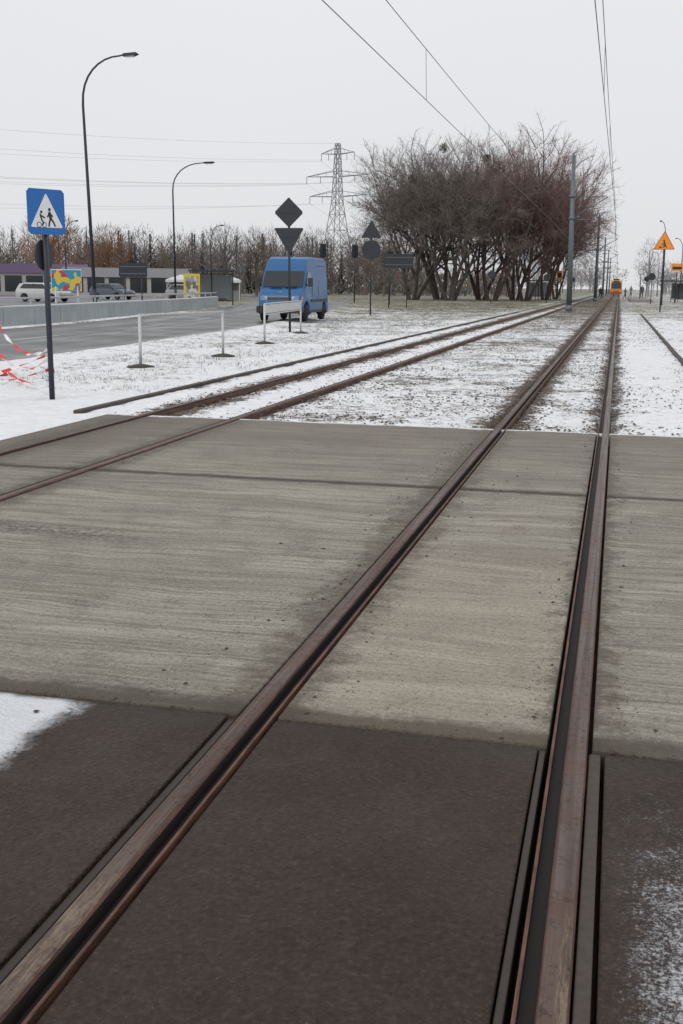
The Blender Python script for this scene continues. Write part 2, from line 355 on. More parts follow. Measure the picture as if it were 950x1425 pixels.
def gravel():
    b=MB()
    for _ in range(20000):
        y=YF+.1+ (rnd()**1.7)*48
        q=rnd()
        if q<.42: x=random.choice((LH,RH,AH,BH,AH,LH))+random.gauss(0,.17)
        elif q<.80: x=ru(-4,-.1)
        elif q<.9: x=ru(-5.6,-4)
        else: x=ru(-.1,1.6)
        if noise.noise(Vector((x*.8,y*.5,5)))<-.12 and q>.42: continue
        hit=False
        for r,s in ((LH,1),(RH,-1),(AH,1),(BH,-1)):
            if -.04<(x-r)*s<.095: hit=True
        if hit: continue
        stone(b,x,y,-.040,ru(.006,.022)*(1+y*.008),random.choice((0,0,1,2)))
    b.obj('ballast_gravel',M_st)
    b=MB()
    for _ in range(4600):
        q=rnd()
        if q<.55: x=LH+(-1 if rnd()<.7 else 1)*(.07+abs(random.gauss(0,.22))); y=ru(3.5,11.4)
        elif q<.72: x=RH+(1 if rnd()<.5 else -1)*(.11+abs(random.gauss(0,.06))); y=ru(3.4,11.4)
        elif q<.84: x=ru(-4,.9); y=YN+random.gauss(0,.03)
        elif q<.9: x=ru(-5,.9); y=YS+random.gauss(0,.06)
        elif q<.96: x=ru(-3.9,.9); y=ru(3.6,11.4)
        else: x=ru(-2,.9); y=ru(1.2,3.4)
        if noise.noise(Vector((x*2,y*1.2,8)))<.0 and rnd()<.8: continue
        if LH-.06<x<LH+.11 or RH-.11<x<RH+.06: continue
        stone(b,x,y,.0,ru(.0015,.0055)*(2.6 if rnd()<.05 else 1),0)
    b.obj('mud_clods',M_mud)
gravel()
M_gr=[simple('dry_grass',(.22,.19,.12),.9,0,.3,3),simple('green_grass',(.095,.105,.05),.9,0,.3,3),simple('dark_grass',(.08,.068,.045),.9,0,.3,3)]
def grass():
    b=MB()
    for _ in range(16000):
        y=YF+.4+(rnd()**1.4)*95
        x=ru(-6.3,-10.6-(y/14)) if rnd()<.76 else (ru(-4,-1.5) if rnd()<.35 else ru(1.0,8))
        if x<roadR(y)+.25: continue
        if x<-5.5 and y<14.5: continue
        nn=noise.noise(Vector((x*.55,y*.35,1)))
        if nn<-.05 and rnd()<.8: continue
        s=ru(.02,.055)*(1+y*.008); m=random.choice((0,0,1,1,2))
        for k in range(5):
            a=rnd()*6.28; l=s*ru(.5,1.3); w=.003+.0006*s*y; dx,dy=math.cos(a),math.sin(a); ox,oy=x+ru(-.06,.06),y+ru(-.06,.06)
            b.add([(ox-dy*w,oy+dx*w,-.05),(ox+dy*w,oy-dx*w,-.05),(ox+dx*l*.7,oy+dy*l*.7,-.05+l)],[(0,1,2)],m)
    b.obj('grass_tufts',M_gr)
grass()

# ------------------------------------------------------------ trees
def bark(name,a,c):
    t=NT(name); n=t.noise(.35,3); return t.out(t.mix(n,a,c),.9,0.,.1)
M_b1=bark('bark_grey',(.075,.063,.056),(.125,.108,.10)); M_b2=bark('bark_red',(.080,.058,.052),(.13,.098,.09))
M_tw1=bark('twigs_grey',(.13,.108,.098),(.21,.18,.165)); M_tw2=bark('twigs_red',(.15,.095,.086),(.23,.155,.142))
def rv(): return Vector((random.gauss(0,1),random.gauss(0,1),random.gauss(0,1))).normalized()
def tree_mesh(seed,stems=3,L0=3.9,maxl=5,lean=.42,tw=10,twl=.8,twr=.010):
    random.seed(seed); b=MB()
    def br(p,d,L,r,l):
        segs=3 if l<3 else 2; pts=[p]; q=p; dd=d.copy()
        for i in range(segs):
            dd=(dd+rv()*(.12+.04*l)+Vector((0,0,.06 if l<3 else -.02))).normalized(); q=q+dd*(L/segs); pts.append(q)
        rad=[r*(1-.38*i/segs) for i in range(segs+1)]
        b.tube(pts,rad,6 if l<2 else (4 if l<4 else 3),0 if l<4 else 1,False)
        if l>=maxl-1:
            for k in range(tw if l==maxl else 4):
                t=ru(.1,1); o=pts[0].lerp(pts[-1],t); e=(dd*.6+rv()*.9+Vector((0,0,.15))).normalized()*ru(.4,1.3)*twl; w=e.cross(rv()).normalized()*twr
                b.add([o-w,o+w,o+e],[(0,1,2)],1)
            if l==maxl: return
        n=random.choice((3,3,4)) if l>0 else 4
        for k in range(n):
            t=ru(.4,1) if k else 1.; i=min(int(t*segs),segs-1); f=t*segs-i; o=pts[i].lerp(pts[i+1],f)
            side=rv(); side=(side-dd*side.dot(dd)).normalized(); ang=math.radians(ru(22,58)) if k else math.radians(ru(4,20))
            nd=(dd*math.cos(ang)+side*math.sin(ang)+Vector((0,0,.08))).normalized()
            br(o,nd,L*ru(.68,.90),r*(.66 if k==0 else .5),l+1)
    for s in range(stems):
        a=6.28*s/stems+rnd(); e=Vector((math.cos(a),math.sin(a),0))
        br(e*.3*(stems>1)+Vector((0,0,-.15)),(Vector((0,0,1))+e*lean*ru(.6,1.3)).normalized(),L0*ru(.85,1.15),.20 if stems>1 else .26,0)
    return b
protos=[]
for sd,st in ((11,3),(23,3),(37,4)):
    b=tree_mesh(sd,st); zs=max(v[2] for v in b.v); protos.append((b,zs))
random.seed(99)
place_c={}
def place(pi,x,y,h,red=False,rz=None,wx=1.0):
    b,zs=protos[pi%3]; pi%=3
    key=(pi,red)
    if key not in place_c:
        o=b.obj('deciduous_tree',[M_b2,M_tw2] if red else [M_b1,M_tw1]); place_c[key]=o.data
    else:
        o=bpy.data.objects.new('deciduous_tree',place_c[key]); sc.collection.objects.link(o)
    s=h/zs; o.location=(x,y,0); o.scale=(s*wx,s*wx,s); o.rotation_euler=(0,0,ru(0,6.28) if rz is None else rz)
for (pi,x,y,h,red,wx) in [(0,-23.2,130,19.0,False,1.0),(1,-21.0,136,20.8,False,1.0),(2,-18.5,128,19.6,False,1.),(0,-16.4,139,20.4,True,1.0),(1,-14.2,131,20.0,True,.95),
        (2,-12.4,141,21.4,True,.9),(0,-10.6,134,19.3,True,.85),(1,-9.2,147,19.3,True,.8),(2,-8.4,158,16.5,True,.75)]:
    place(pi,x,y,h,red,None,wx)
M_mis=simple('mistletoe_leaf',(.06,.07,.035),.9,0,.3,4)
b=MB()
for (x,y,z,r) in ((-21.0,136,17.5,.6),(-23.0,127,13.2,.6),(-14.2,130,14.6,.9),(-16.0,137,16.4,.5),(-11.5,133,12.2,.5)):
    for k in range(360):
        c=Vector((x,y,z))+rv()*r*rnd()**.4; e=rv()*.16; w=e.cross(rv()).normalized()*.05
        b.add([c-w,c+w,c+e],[(0,1,2)])
b.obj('mistletoe',M_mis)

def far_tree(b,x,y,h,w,n,m,ti,trunk=True):
    if trunk: b.tube([(x,y,0),(x+ru(-.3,.3),y,h*.45),(x+ru(-.5,.5),y,h*.8)],[.22,.14,.05],5,m,False)
    for k in range(12):
        a=rnd()*6.28; z0=h*ru(.15,.55); r=w*ru(.4,.9); e=Vector((x+math.cos(a)*r,y+math.sin(a)*r,z0+h*ru(.15,.38)))
        b.tube([(x,y,z0),e],[.09,.03],3,m,False)
    for k in range(n):
        u=rv(); rr=rnd()**.45; c=Vector((x+u.x*w*rr,y+u.y*w*rr,h*.56+u.z*h*.44*rr))
        if noise.noise(c*.45)<-.22: continue
        e=(Vector((u.x*.6,u.y*.6,.8+u.z*.3))+rv()*.6).normalized()*ru(.6,1.5)*h/11; wv=e.cross(rv()).normalized()*ti
        b.add([c-wv,c+wv,c+e],[(0,1,2)],m)
def far_conifer(b,x,y,h,m):
    b.cyl((x,y,0),(x,y,h*.9),.15,4,m)
    for k in range(300):
        t=rnd()**.7; z=h*(.10+.90*(1-t)); r=(1-z/h)*h*.25*ru(.6,1.1)+.15; a=rnd()*6.28
        c=Vector((x,y,z)); e=Vector((math.cos(a)*r,math.sin(a)*r,-.12*r)); wv=Vector((-math.sin(a),math.cos(a),0))*.35
        b.add([c+e*.3-wv,c+e*.3+wv,c+e],[(0,1,2)],m)
M_far_haze=[bark('far_grey',(.125,.112,.108),(.19,.172,.165)),bark('far_brown',(.14,.108,.09),(.21,.165,.14)),bark('far_green',(.06,.07,.062),(.10,.11,.098)),bark('far_pale_haze',(.26,.25,.255),(.33,.32,.33))]  # distant tree colours kept lighter: aerial haze painted into the base colour
random.seed(5)
def bearing(deg,dist):
    a=math.radians(deg); return -math.sin(a)*dist,math.cos(a)*dist
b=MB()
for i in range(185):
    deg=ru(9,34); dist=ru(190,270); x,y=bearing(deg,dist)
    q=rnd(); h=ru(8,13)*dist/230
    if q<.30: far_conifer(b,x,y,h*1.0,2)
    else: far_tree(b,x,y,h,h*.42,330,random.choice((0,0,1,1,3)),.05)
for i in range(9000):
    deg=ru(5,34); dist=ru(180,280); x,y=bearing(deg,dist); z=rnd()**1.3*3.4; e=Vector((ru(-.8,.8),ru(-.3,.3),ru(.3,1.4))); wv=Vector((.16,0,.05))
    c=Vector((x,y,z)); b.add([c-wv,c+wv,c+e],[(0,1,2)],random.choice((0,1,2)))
b.obj('distant_tree_line',M_far_haze)
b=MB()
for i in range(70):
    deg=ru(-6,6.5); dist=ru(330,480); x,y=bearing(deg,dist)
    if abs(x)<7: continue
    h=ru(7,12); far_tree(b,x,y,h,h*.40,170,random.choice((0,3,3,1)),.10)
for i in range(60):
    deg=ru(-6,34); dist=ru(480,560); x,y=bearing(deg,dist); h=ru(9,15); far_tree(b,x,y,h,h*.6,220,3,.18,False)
b.obj('distant_tree_line',M_far_haze)
M_or=bark('twigs_orange',(.16,.088,.055),(.25,.145,.09))
def mid_tree(deg,dist,h,w,n,mat,ti=.03):
    x,y=bearing(deg,dist); b=MB(); far_tree(b,0,0,h,w,n,0,ti); o=b.obj('deciduous_tree',mat); o.location=(x,y,0)
mid_tree(28.0,150,10.5,3.8,3400,M_or,.034); mid_tree(25.3,150,8.6,3.0,2600,M_or,.034); mid_tree(19.6,160,9.6,3.8,2400,M_far_haze[0]); mid_tree(18.0,165,9.4,3.4,2200,M_far_haze[1]); mid_tree(21.8,170,8.6,3.4,2000,M_far_haze[1])
mid_tree(15.0,190,10.5,3.6,2000,M_far_haze[0]); mid_tree(-1.4,230,11,3,900,M_far_haze[3]); mid_tree(11.6,170,10,3.6,1800,M_far_haze[1]); mid_tree(12.9,200,10,3.6,1800,M_far_haze[0])
mid_tree(-3.4,190,7,2.5,900,M_far_haze[0])

# ------------------------------------------------------------ street furniture
M_navy=simple('navy_paint',(.028,.033,.05),.45,.2,.2,4); M_back=simple('sign_back_dark',(.030,.034,.042),.5,.2,.2,5)
M_pole=simple('grey_pole',(.13,.155,.17),.55,.3,.2,2); M_wire=simple('wire_dark',(.13,.13,.14),.5,.3,.1,2)
M_lampg=simple('lamp_glass',(.55,.56,.58),.3,0,.05,5)
def lamp(x,y,h,arm,ang=0.,lean=0.,th_=1.):
    e=empty('street_lamp',(x,y,0),ang,lean); b=MB()
    b.cyl((0,0,-.1),(0,0,1.2),.11*th_,10)
    pts=[(0,0,1.2),(0,0,h*.5),(0,0,h-2.2)];rad=[.09*th_,.075*th_,.06*th_]
    for k in range(1,9):
        t=k/8*math.pi/2; pts.append((arm*.72*(1-math.cos(t)),0,h-2.2+2.1*math.sin(t)**.9)); rad.append((.055-.002*k)*th_)
    pts.append((arm*.8,0,h-.06)); rad.append(.035)
    b.tube(pts,rad,10); b.obj('post',M_navy,True,e)
    c=MB(); c.prism([(arm*.76,-.13,h-.10),(arm*.80,-.16,h-.02),(arm*1.02,-.14,h+.02),(arm*1.06,-.08,h-.04),(arm*1.0,-.14,h-.13),(arm*.8,-.14,h-.14)],(0,.28,0)); c.obj('head',M_navy,False,e,.02)
    g=MB(); g.box((arm*.91,0,h-.15),(arm*.16,.2,.03)); g.obj('glass',M_lampg,False,e)
lamp(-24.5,50.3,11.8,2.6,.15,-.030); lamp(-34.7,85.7,10.9,3.2,.2,-.008)
lamp(4.0,112,7.8,.6,math.pi,0,.7); lamp(9.5,190,9.5,1.2,3.14); lamp(-62,120,8.5,1.5,.3); lamp(-48,130,8.5,1.5,.3); lamp(8.2,260,9.5,1.2,3.14)

def circ(r,n=24,cz=0,y=0): return [(r*math.cos(2*math.pi*i/n),y,cz+r*math.sin(2*math.pi*i/n)) for i in range(n)]
def rtri(cx,cz,s,up=1,r=.06,y=0):
    h=s*.866; vs=[(cx-s/2,cz-up*h/3),(cx+s/2,cz-up*h/3),(cx,cz+up*h*2/3)]; out=[]
    for i in range(3):
        p=Vector(vs[i]); a=(Vector(vs[i-1])-p).normalized(); c=(Vector(vs[(i+1)%3])-p).normalized()
        for t in (0,.5,1):
            q=p+(a*(1-t)+c*t)*r*(.75 if t==.5 else 1); out.append((q.x,y,q.y))
    return out
def rsq(cx,cz,w,h,r=.04,y=0,rot=0):
    out=[]
    for (sx,sz) in ((-1,-1),(1,-1),(1,1),(-1,1)):
        ps=[(sx*(w/2-r),sz*h/2),(sx*w/2,sz*(h/2-r))]
        if sx*sz>0: ps=ps[::-1]
        for q in ps: out.append(q)
    c,s=math.cos(rot),math.sin(rot)
    return [(cx+a*c-d*s,y,cz+a*s+d*c) for a,d in out]
M_blue=simple('sign_blue',(.01,.13,.42),.4,0,.12,4); M_swhite=simple('sign_white',(.74,.75,.76),.4,0,.06,4); M_black=simple('sign_black',(.02,.02,.02),.5,0,.1,4)
M_orange=simple('sign_orange',(.75,.27,.03),.4,0,.05,4); M_red=simple('red_paint',(.42,.03,.025),.5,0,.15,6); M_tred=simple('tram_red',(.40,.05,.03),.5,0,.15,6)

e=empty('pedestrian_crossing_sign',(-7.14,13.3,0),math.radians(64),-.006)
b=MB(); b.cyl((0,0,-.1),(0,0,2.60),.036,12); b.obj('post',M_navy,True,e)
CZ=2.33; S_=.56
b=MB(); b.prism(rsq(0,CZ,S_,S_,.04,-.045),(0,-.012,0)); b.obj('plate',M_blue,False,e)
b=MB(); b.prism(rsq(0,CZ,S_-.02,S_-.02,.04,-.043),(0,.006,0)); b.obj('back',M_back,False,e)
b=MB(); b.prism(rtri(0,CZ-.05,.49,1,.02,-.0572),(0,-.002,0)); b.obj('triangle',M_swhite,False,e)
b=MB(); y0=-.0594
def stroke(p,q,w=.014,dz=0):
    p=Vector((p[0],0,p[1]+dz));q=Vector((q[0],0,q[1]+dz)); d=(q-p).normalized(); n=Vector((-d.z,0,d.x))*w
    b.prism([(v.x,y0,v.z) for v in (p-n,q-n,q+n,p+n)],(0,-.002,0))
def disc(x,z,r): b.prism([(x+r*math.cos(i*.6283),y0,z+r*math.sin(i*.6283)) for i in range(10)],(0,-.002,0))
dz=-.115
for (p,q) in (((-.10,2.42),(-.08,2.35)),((-.08,2.35),(-.05,2.31)),((-.05,2.31),(-.07,2.28)),((-.09,2.40),(-.03,2.37))): stroke(p,q,.010,dz)
disc(-.080,2.442+dz,.018)
for cx in (-.118,-.042):
    for i in range(10):
        a,c=i*.6283,(i+1)*.6283; stroke((cx+.032*math.cos(a),2.285+.032*math.sin(a)),(cx+.032*math.cos(c),2.285+.032*math.sin(c)),.004,dz)
disc(.045,2.475+dz,.021)
for (p,q,w) in (((.04,2.445),(.06,2.36),.020),((.06,2.37),(.035,2.31),.012),((.035,2.31),(.03,2.265),.011),((.06,2.37),(.10,2.32),.012),((.10,2.32),(.125,2.27),.011),((.04,2.43),(.01,2.38),.010),((.05,2.43),(.09,2.39),.010)): stroke(p,q,w,dz)
b.obj('pictogram',M_black,False,e)
b=MB(); b.prism([(x,y,z) for x,y,z in circ(.20,24,1.80,0)],(0,.012,0)); o=b.obj('round_sign',M_back,False,e); o.rotation_euler=(0,0,math.radians(20)); o.location=(.02,.05,0)

def post(e,x,h,r=.035,mat=None): b=MB(); b.cyl((x,0,-.1),(x,0,h),r,10); b.obj('post',mat or M_back,True,e)
e=empty('traffic_sign',(-10.4,35.5,0),.25,-.01); post(e,0,4.2,.04)
b=MB(); b.prism(rsq(0,3.74,.67,.67,.05,-.05,math.pi/4),(0,.015,0)); b.prism(rtri(0,2.98,.98,-1,.06,-.05),(0,.015,0)); b.obj('plates',M_back,False,e)
b=MB(); b.prism(rsq(0,3.74,.67,.67,.05,-.03,math.pi/4),(0,.008,0)); b.prism(rtri(0,2.98,.98,-1,.06,-.03),(0,.008,0)); b.obj('faces',M_galv,False,e)
for z in (3.74,2.98):
    b=MB(); b.box((0,-.058,z),(.5,.012,.05)); b.obj('bracket',M_back,False,e)
e=empty('traffic_sign',(-12.8,58.9,0),.2); post(e,0,4.3,.04)
b=MB(); b.prism(rtri(0,4.25,1.08,1,.06,-.05),(0,.015,0)); b.prism([(x,-.05,z) for x,_,z in circ(.5,28,3.33)],(0,.015,0)); b.obj('plates',M_back,False,e)
def board(x,y,rz,w,h,z,name='information_board',sp=.3):
    e=empty(name,(x,y,0),rz); post(e,-w*sp,z+h/2-.05); post(e,w*sp,z+h/2-.05)
    b=MB(); b.prism(rsq(0,z,w,h,.06,-.06),(0,.03,0)); b.obj('plate',M_back,False,e)
    b=MB(); b.box((0,-.07,z-h*.25),(w*.9,.015,.04)); b.box((0,-.07,z+h*.25),(w*.9,.015,.04)); b.obj('stiffeners',M_pole,False,e)
board(-15.1,78.5,.2,2.1,1.0,3.2); board(-23.0,51.4,.42,1.35,.68,2.1)
e=empty('roadworks_warning_sign',(2.75,79,0),-.05); post(e,0,5.2,.045,M_navy)
b=MB(); b.prism(rtri(0,4.45,1.42,1,.08,-.06),(0,-.015,0)); b.obj('border',M_red,False,e)
b=MB(); b.prism(rtri(0,4.45,1.28,1,.07,-.0762),(0,-.003,0)); b.obj('face',M_orange,False,e)
b=MB(); y0=-.0795
disc(-.02,4.62,.06)
for (p,q,w) in (((-.02,4.55),(.06,4.38),.05),((.06,4.38),(-.05,4.17),.035),((.06,4.38),(.14,4.17),.035),((0,4.5),(-.14,4.36),.025),((-.14,4.36),(.0,4.3),.02)): stroke(p,q,w)
b.prism([(-.36,y0,4.15),(-.12,y0,4.15),(-.24,y0,4.28)],(0,-.003,0)); b.obj('pictogram',M_black,False,e)
def tlight(x,y,h,rz):
    e=empty('traffic_light',(x,y,0),rz); post(e,0,h,.06)
    b=MB(); b.box((0,-.12,h-.4),(.34,.22,1.0)); b.box((0,.0,h-.4),(.55,.02,1.15))
    for k in range(3):
        z=h-.08-.32*k; b.tube([(0,-.23,z),(0,-.36,z+.01)],[.13,.13],12,0,False)
    b.obj('housing',M_back,False,e,.02)
tlight(-25.4,97,4.9,.3); tlight(-23.0,99,4.9,.25); tlight(-18.6,93,4.2,.2)

M_bar=simple('barrier_grey_white',(.50,.51,.50),.5,.1,.2,6); M_foot=simple('barrier_foot',(.05,.045,.04),.8,0,.3,6)
def barrier(p0,p1,h=.98,rails_=(0.98,.80)):
    e=empty('pedestrian_barrier'); b=MB(); a=Vector((*p0,0)); c=Vector((*p1,0))
    for q in (a,c): b.cyl(q-Vector((0,0,.05)),q+Vector((0,0,h)),.028,10)
    for z in rails_: b.cyl(a+Vector((0,0,z)),c+Vector((0,0,z)),.016,8)
    b.obj('frame',M_bar,True,e)
    f=MB()
    for q in (a,c): f.tube([(q.x,q.y,-.08),(q.x,q.y,-.02),(q.x,q.y,.015)],[.26,.25,.08],14)
    f.obj('feet',M_foot,True,e)
    return e
barrier((-8.4,19.0),(-8.1,22.6),.92,(.90,)); e=barrier((-8.88,27.97),(-9.78,34.6),.98,(.98,.70))
b=MB(); b.box((-9.33,31.28,.84),(.02,6.6,.22),0,math.atan2(.9,6.63)); b.obj('board',M_bar,False,e)
e=empty('barrier_post',(-9.8,16.4,0)); b=MB(); b.cyl((0,0,-.05),(0,0,1.15),.04,10); b.tube([(0,0,-.06),(0,0,.03)],[.22,.16],12); b.obj('post',M_red,True,e)
def mat_tape():
    t=NT('warning_tape'); w=t.n('ShaderNodeTexWave'); w.bands_direction='DIAGONAL'; w.inputs['Scale'].default_value=1.6; t.link(t.obj,w.inputs['Vector'])
    return t.out(t.mix(t.sm(w.outputs['Fac'],.47,.53),(.75,.75,.75),(.62,.04,.03)),.5)
M_tape=mat_tape()
def tape(p,q,sag,tw,w=.026):
    p=Vector(p);q=Vector(q); n=30; vs=[];d=(q-p).normalized(); s=Vector((-d.y,d.x,0)).normalized()
    for i in range(n+1):
        t=i/n; c=p.lerp(q,t)-Vector((0,0,sag*4*t*(1-t))); a=tw*t*math.pi+.4; u=(Vector((0,0,1))*math.cos(a)+s*math.sin(a))*w; vs+=[c-u,c+u]
    b.add(vs,[(2*i,2*i+1,2*i+3,2*i+2) for i in range(n)])
b=MB()
P=(-7.14,13.3); Q=(-9.8,16.4); S=(-9.6,10.9)
tape((*P,.62),(*Q,.95),.30,5); tape((*P,.50),(*Q,.40),.22,3); tape((*P,.55),(*S,.15),.25,4); tape((*P,.35),(*S,.55),.30,3); tape((*P,.12),(*Q,.2),.12,4); tape((*Q,.6),(*S,.5),.2,4)
tape((-7.18,13.28,.65),(-7.10,13.32,.30),0,3)
b.obj('warning_tape',M_tape)
e=empty('barrier_post',(S[0],S[1],0)); b=MB(); b.cyl((0,0,-.05),(0,0,1.05),.04,10); b.tube([(0,0,-.06),(0,0,.03)],[.22,.16],12); b.obj('post',M_red,True,e)

# ------------------------------------------------------------ overhead line
def cpole(x,y,h,arms,lean=0):
    e=empty('catenary_pole',(x,y,0),0,lean); b=MB(); b.cyl((0,0,-.1),(0,0,.35),.24,12); b.tube([(0,0,.3),(0,0,h*.5),(0,0,h)],[.19,.165,.12],12); b.cyl((0,0,h),(0,0,h+.25),.05,6); b.obj('post',M_pole,True,e)
    a=MB()
    for s in arms:
        a.cyl((0,0,6.0),(s*2.3,0,7.3),.035,6); a.cyl((0,0,7.4),(s*2.3,0,7.3),.018,4); a.cyl((0,0,5.9),(s*1.5,0,5.9),.03,6); a.cyl((s*.9,0,6.5),(s*2.4,0,5.7),.02,4)
        a.cyl((s*.25,0,6.0),(s*.5,0,6.12),.06,8); a.cyl((s*.25,0,7.4),(s*.45,0,7.39),.06,8)
    for z in (6.0,7.4): a.tube([(0,0,z-.08),(0,0,z+.08)],[.22,.22],12)
    a.obj('arms',M_pole,True,e)
cpole(-3.2,77.4,9.9,(1,),-.016)
for y in (140,203,266,330): cpole(-2.75,y,10.,(1,-1))
def wires():
    b=MB(); ys=[-50,77.4,140,203,266,330]
    for cx,l1 in ((-.6,0),(-4.55,0)):
        for i in range(len(ys)-1):
            y0,y1=ys[i],ys[i+1]; z=5.62; zig=.18*(1 if i%2 else -1)
            b.cyl((cx+zig,y0,z),(cx-zig,y1,z),.009 if y1<100 else .013,5)
            pts=[];n=14; sag=.55 if i==0 else .45
            for k in range(n+1): t=k/n; pts.append((cx+.0,y0+(y1-y0)*t,7.25-sag*4*t*(1-t)))
            b.tube(pts,.009 if y1<100 else .013,5,0,False)
            nd=int((y1-y0)/12)
            for k in range(1,nd):
                t=k/nd; yy=y0+(y1-y0)*t; b.cyl((cx,yy,7.25-sag*4*t*(1-t)),(cx+zig*(1-2*t),yy,z),.006,4)
    b.obj('overhead_line',M_wire)
wires()
M_lat=simple('lattice_steel',(.24,.25,.27),.6,.2,.1,2)
def pylon(x,y,rz,h=38.):
    e=empty('electricity_pylon',(x,y,0),rz); b=MB()
    def w(z): return 4.0*(1-z/(h*.62))+1.1*(z/(h*.62)) if z<h*.62 else 1.1-.6*(z-h*.62)/(h*.38)
    lv=[0,6,11.5,16,20,23,26,28.5,31,33.5,36,h]
    r=.12
    for z0,z1 in zip(lv,lv[1:]):
        a,c=w(z0),w(z1)
        C0=[(-a,-a,z0),(a,-a,z0),(a,a,z0),(-a,a,z0)];C1=[(-c,-c,z1),(c,-c,z1),(c,c,z1),(-c,c,z1)]
        for k in range(4):
            k2=(k+1)%4; b.cyl(C0[k],C1[k],r,4); b.cyl(C0[k],C1[k2],.07,3); b.cyl(C0[k2],C1[k],.07,3); b.cyl(C1[k],C1[k2],.07,3)
    att=[]
    for z,l in ((h*.62+1,8.5),(h*.78,9.5),(h*.93,5.0)):
        for s in (-1,1):
            a=w(z)
            for yy in (-a,a): b.cyl((s*a,yy,z),(s*l,0,z+.3),.08,4); b.cyl((s*a,yy,z+1.5),(s*l,0,z+.3),.07,4)
            for t in (.3,.6):
                b.cyl((s*(a+(l-a)*t),0,z+.1),(s*(a+(l-a)*t),0,z+1.5-1.2*t),.05,3)
            b.cyl((s*l,0,z+.3),(s*l,0,z-1.6),.09,6); b.cyl((s*l*.55,0,z+.1),(s*l*.55,0,z-1.5),.09,6)
            att.append((s*l,z-1.6))
            if l>9: att.append((s*l*.55,z-1.5))
    att.append((0,h)); b.obj('lattice',M_lat,False,e)
    c,s=math.cos(rz),math.sin(rz); return [Vector((x+a*c,y+a*s,z)) for a,z in att]
A0=pylon(-73.7,296,math.radians(-16)); A1=pylon(-227,44,math.radians(-38)); A2=pylon(-66,590,math.radians(0))
b=MB()
for P0,P1,sg in list(zip(A0,A1,[7]*9))+list(zip(A0,A2,[8]*9)):
    n=18; b.tube([P0.lerp(P1,k/n)-Vector((0,0,sg*4*(k/n)*(1-k/n))) for k in range(n+1)],.022,3,0,False)
b.obj('power_line',simple('power_cable',(.42,.43,.45),.5,.1,.05,1))

# ------------------------------------------------------------ vehicles
M_tyre=simple('tyre',(.02,.02,.021),.8,0,.2,8); M_glass=simple('car_glass',(.025,.03,.035),.12,0,.1,3); M_hl=simple('headlamp',(.5,.52,.53),.2,0,.2,4)
M_plas=simple('dark_plastic',(.03,.03,.033),.6,0,.2,6); M_hub=simple('wheel_hub',(.25,.26,.27),.5,.5,.2,5); M_plate=simple('number_plate',(.65,.65,.62),.5,0,.05,5)
def paint(name,c):
    t=NT(name); n=t.noise(2.5,4); X,Y,Z=t.xyz(); d=t.math('MULTIPLY',t.sm(t.math('ADD',Z,t.math('MULTIPLY',n,.5)),1.1,.3),.5)
    cc=t.mix(n,tuple(q*.85 for q in c),c); t.b.inputs['Coat Weight'].default_value=.15; return t.out(t.mix(d,cc,(.11,.10,.09)),.42)
def wheel(b,x,y,r,w,side):
    s=side; pr=[(r*.62,w*.5),(r*.93,w*.5),(r,w*.3),(r,-w*.3),(r*.93,-w*.5),(r*.5,-w*.5)]
    b.tube([(x,y+s*q,r) for _,q in pr],[a for a,_ in pr],20,0,True)
    b.tube([(x,y+s*(w*.5+.004),r),(x,y+s*(w*.5-.02),r)],[r*.60,r*.5],16,1,True)
    b.tube([(x,y+s*(w*.5+.02),r),(x,y+s*(w*.5),r)],[r*.16,r*.2],10,1,True)
def body(prof,hw,m,e,name='body',tz=1.0,top=.87,bev=.05,nose=None):
    b=MB(); n=len(prof); zt=max(z for _,z in prof)
    def W(z,x=0.):
        w=hw if z<tz else hw*(1-(1-top)*(z-tz)/(zt-tz))
        if nose and x>nose[0]: w*=1-nose[2]*((x-nose[0])/(nose[1]-nose[0]))**2
        return w
    vs=[(x,-W(z,x),z) for x,z in prof]+[(x,W(z,x),z) for x,z in prof]
    b.add(vs,[tuple(range(n)),tuple(range(2*n-1,n-1,-1))]+[(i+n,(i+1)%n+n,(i+1)%n,i) for i in range(n)])
    o=b.obj(name,m,False,e,bev)
    return W
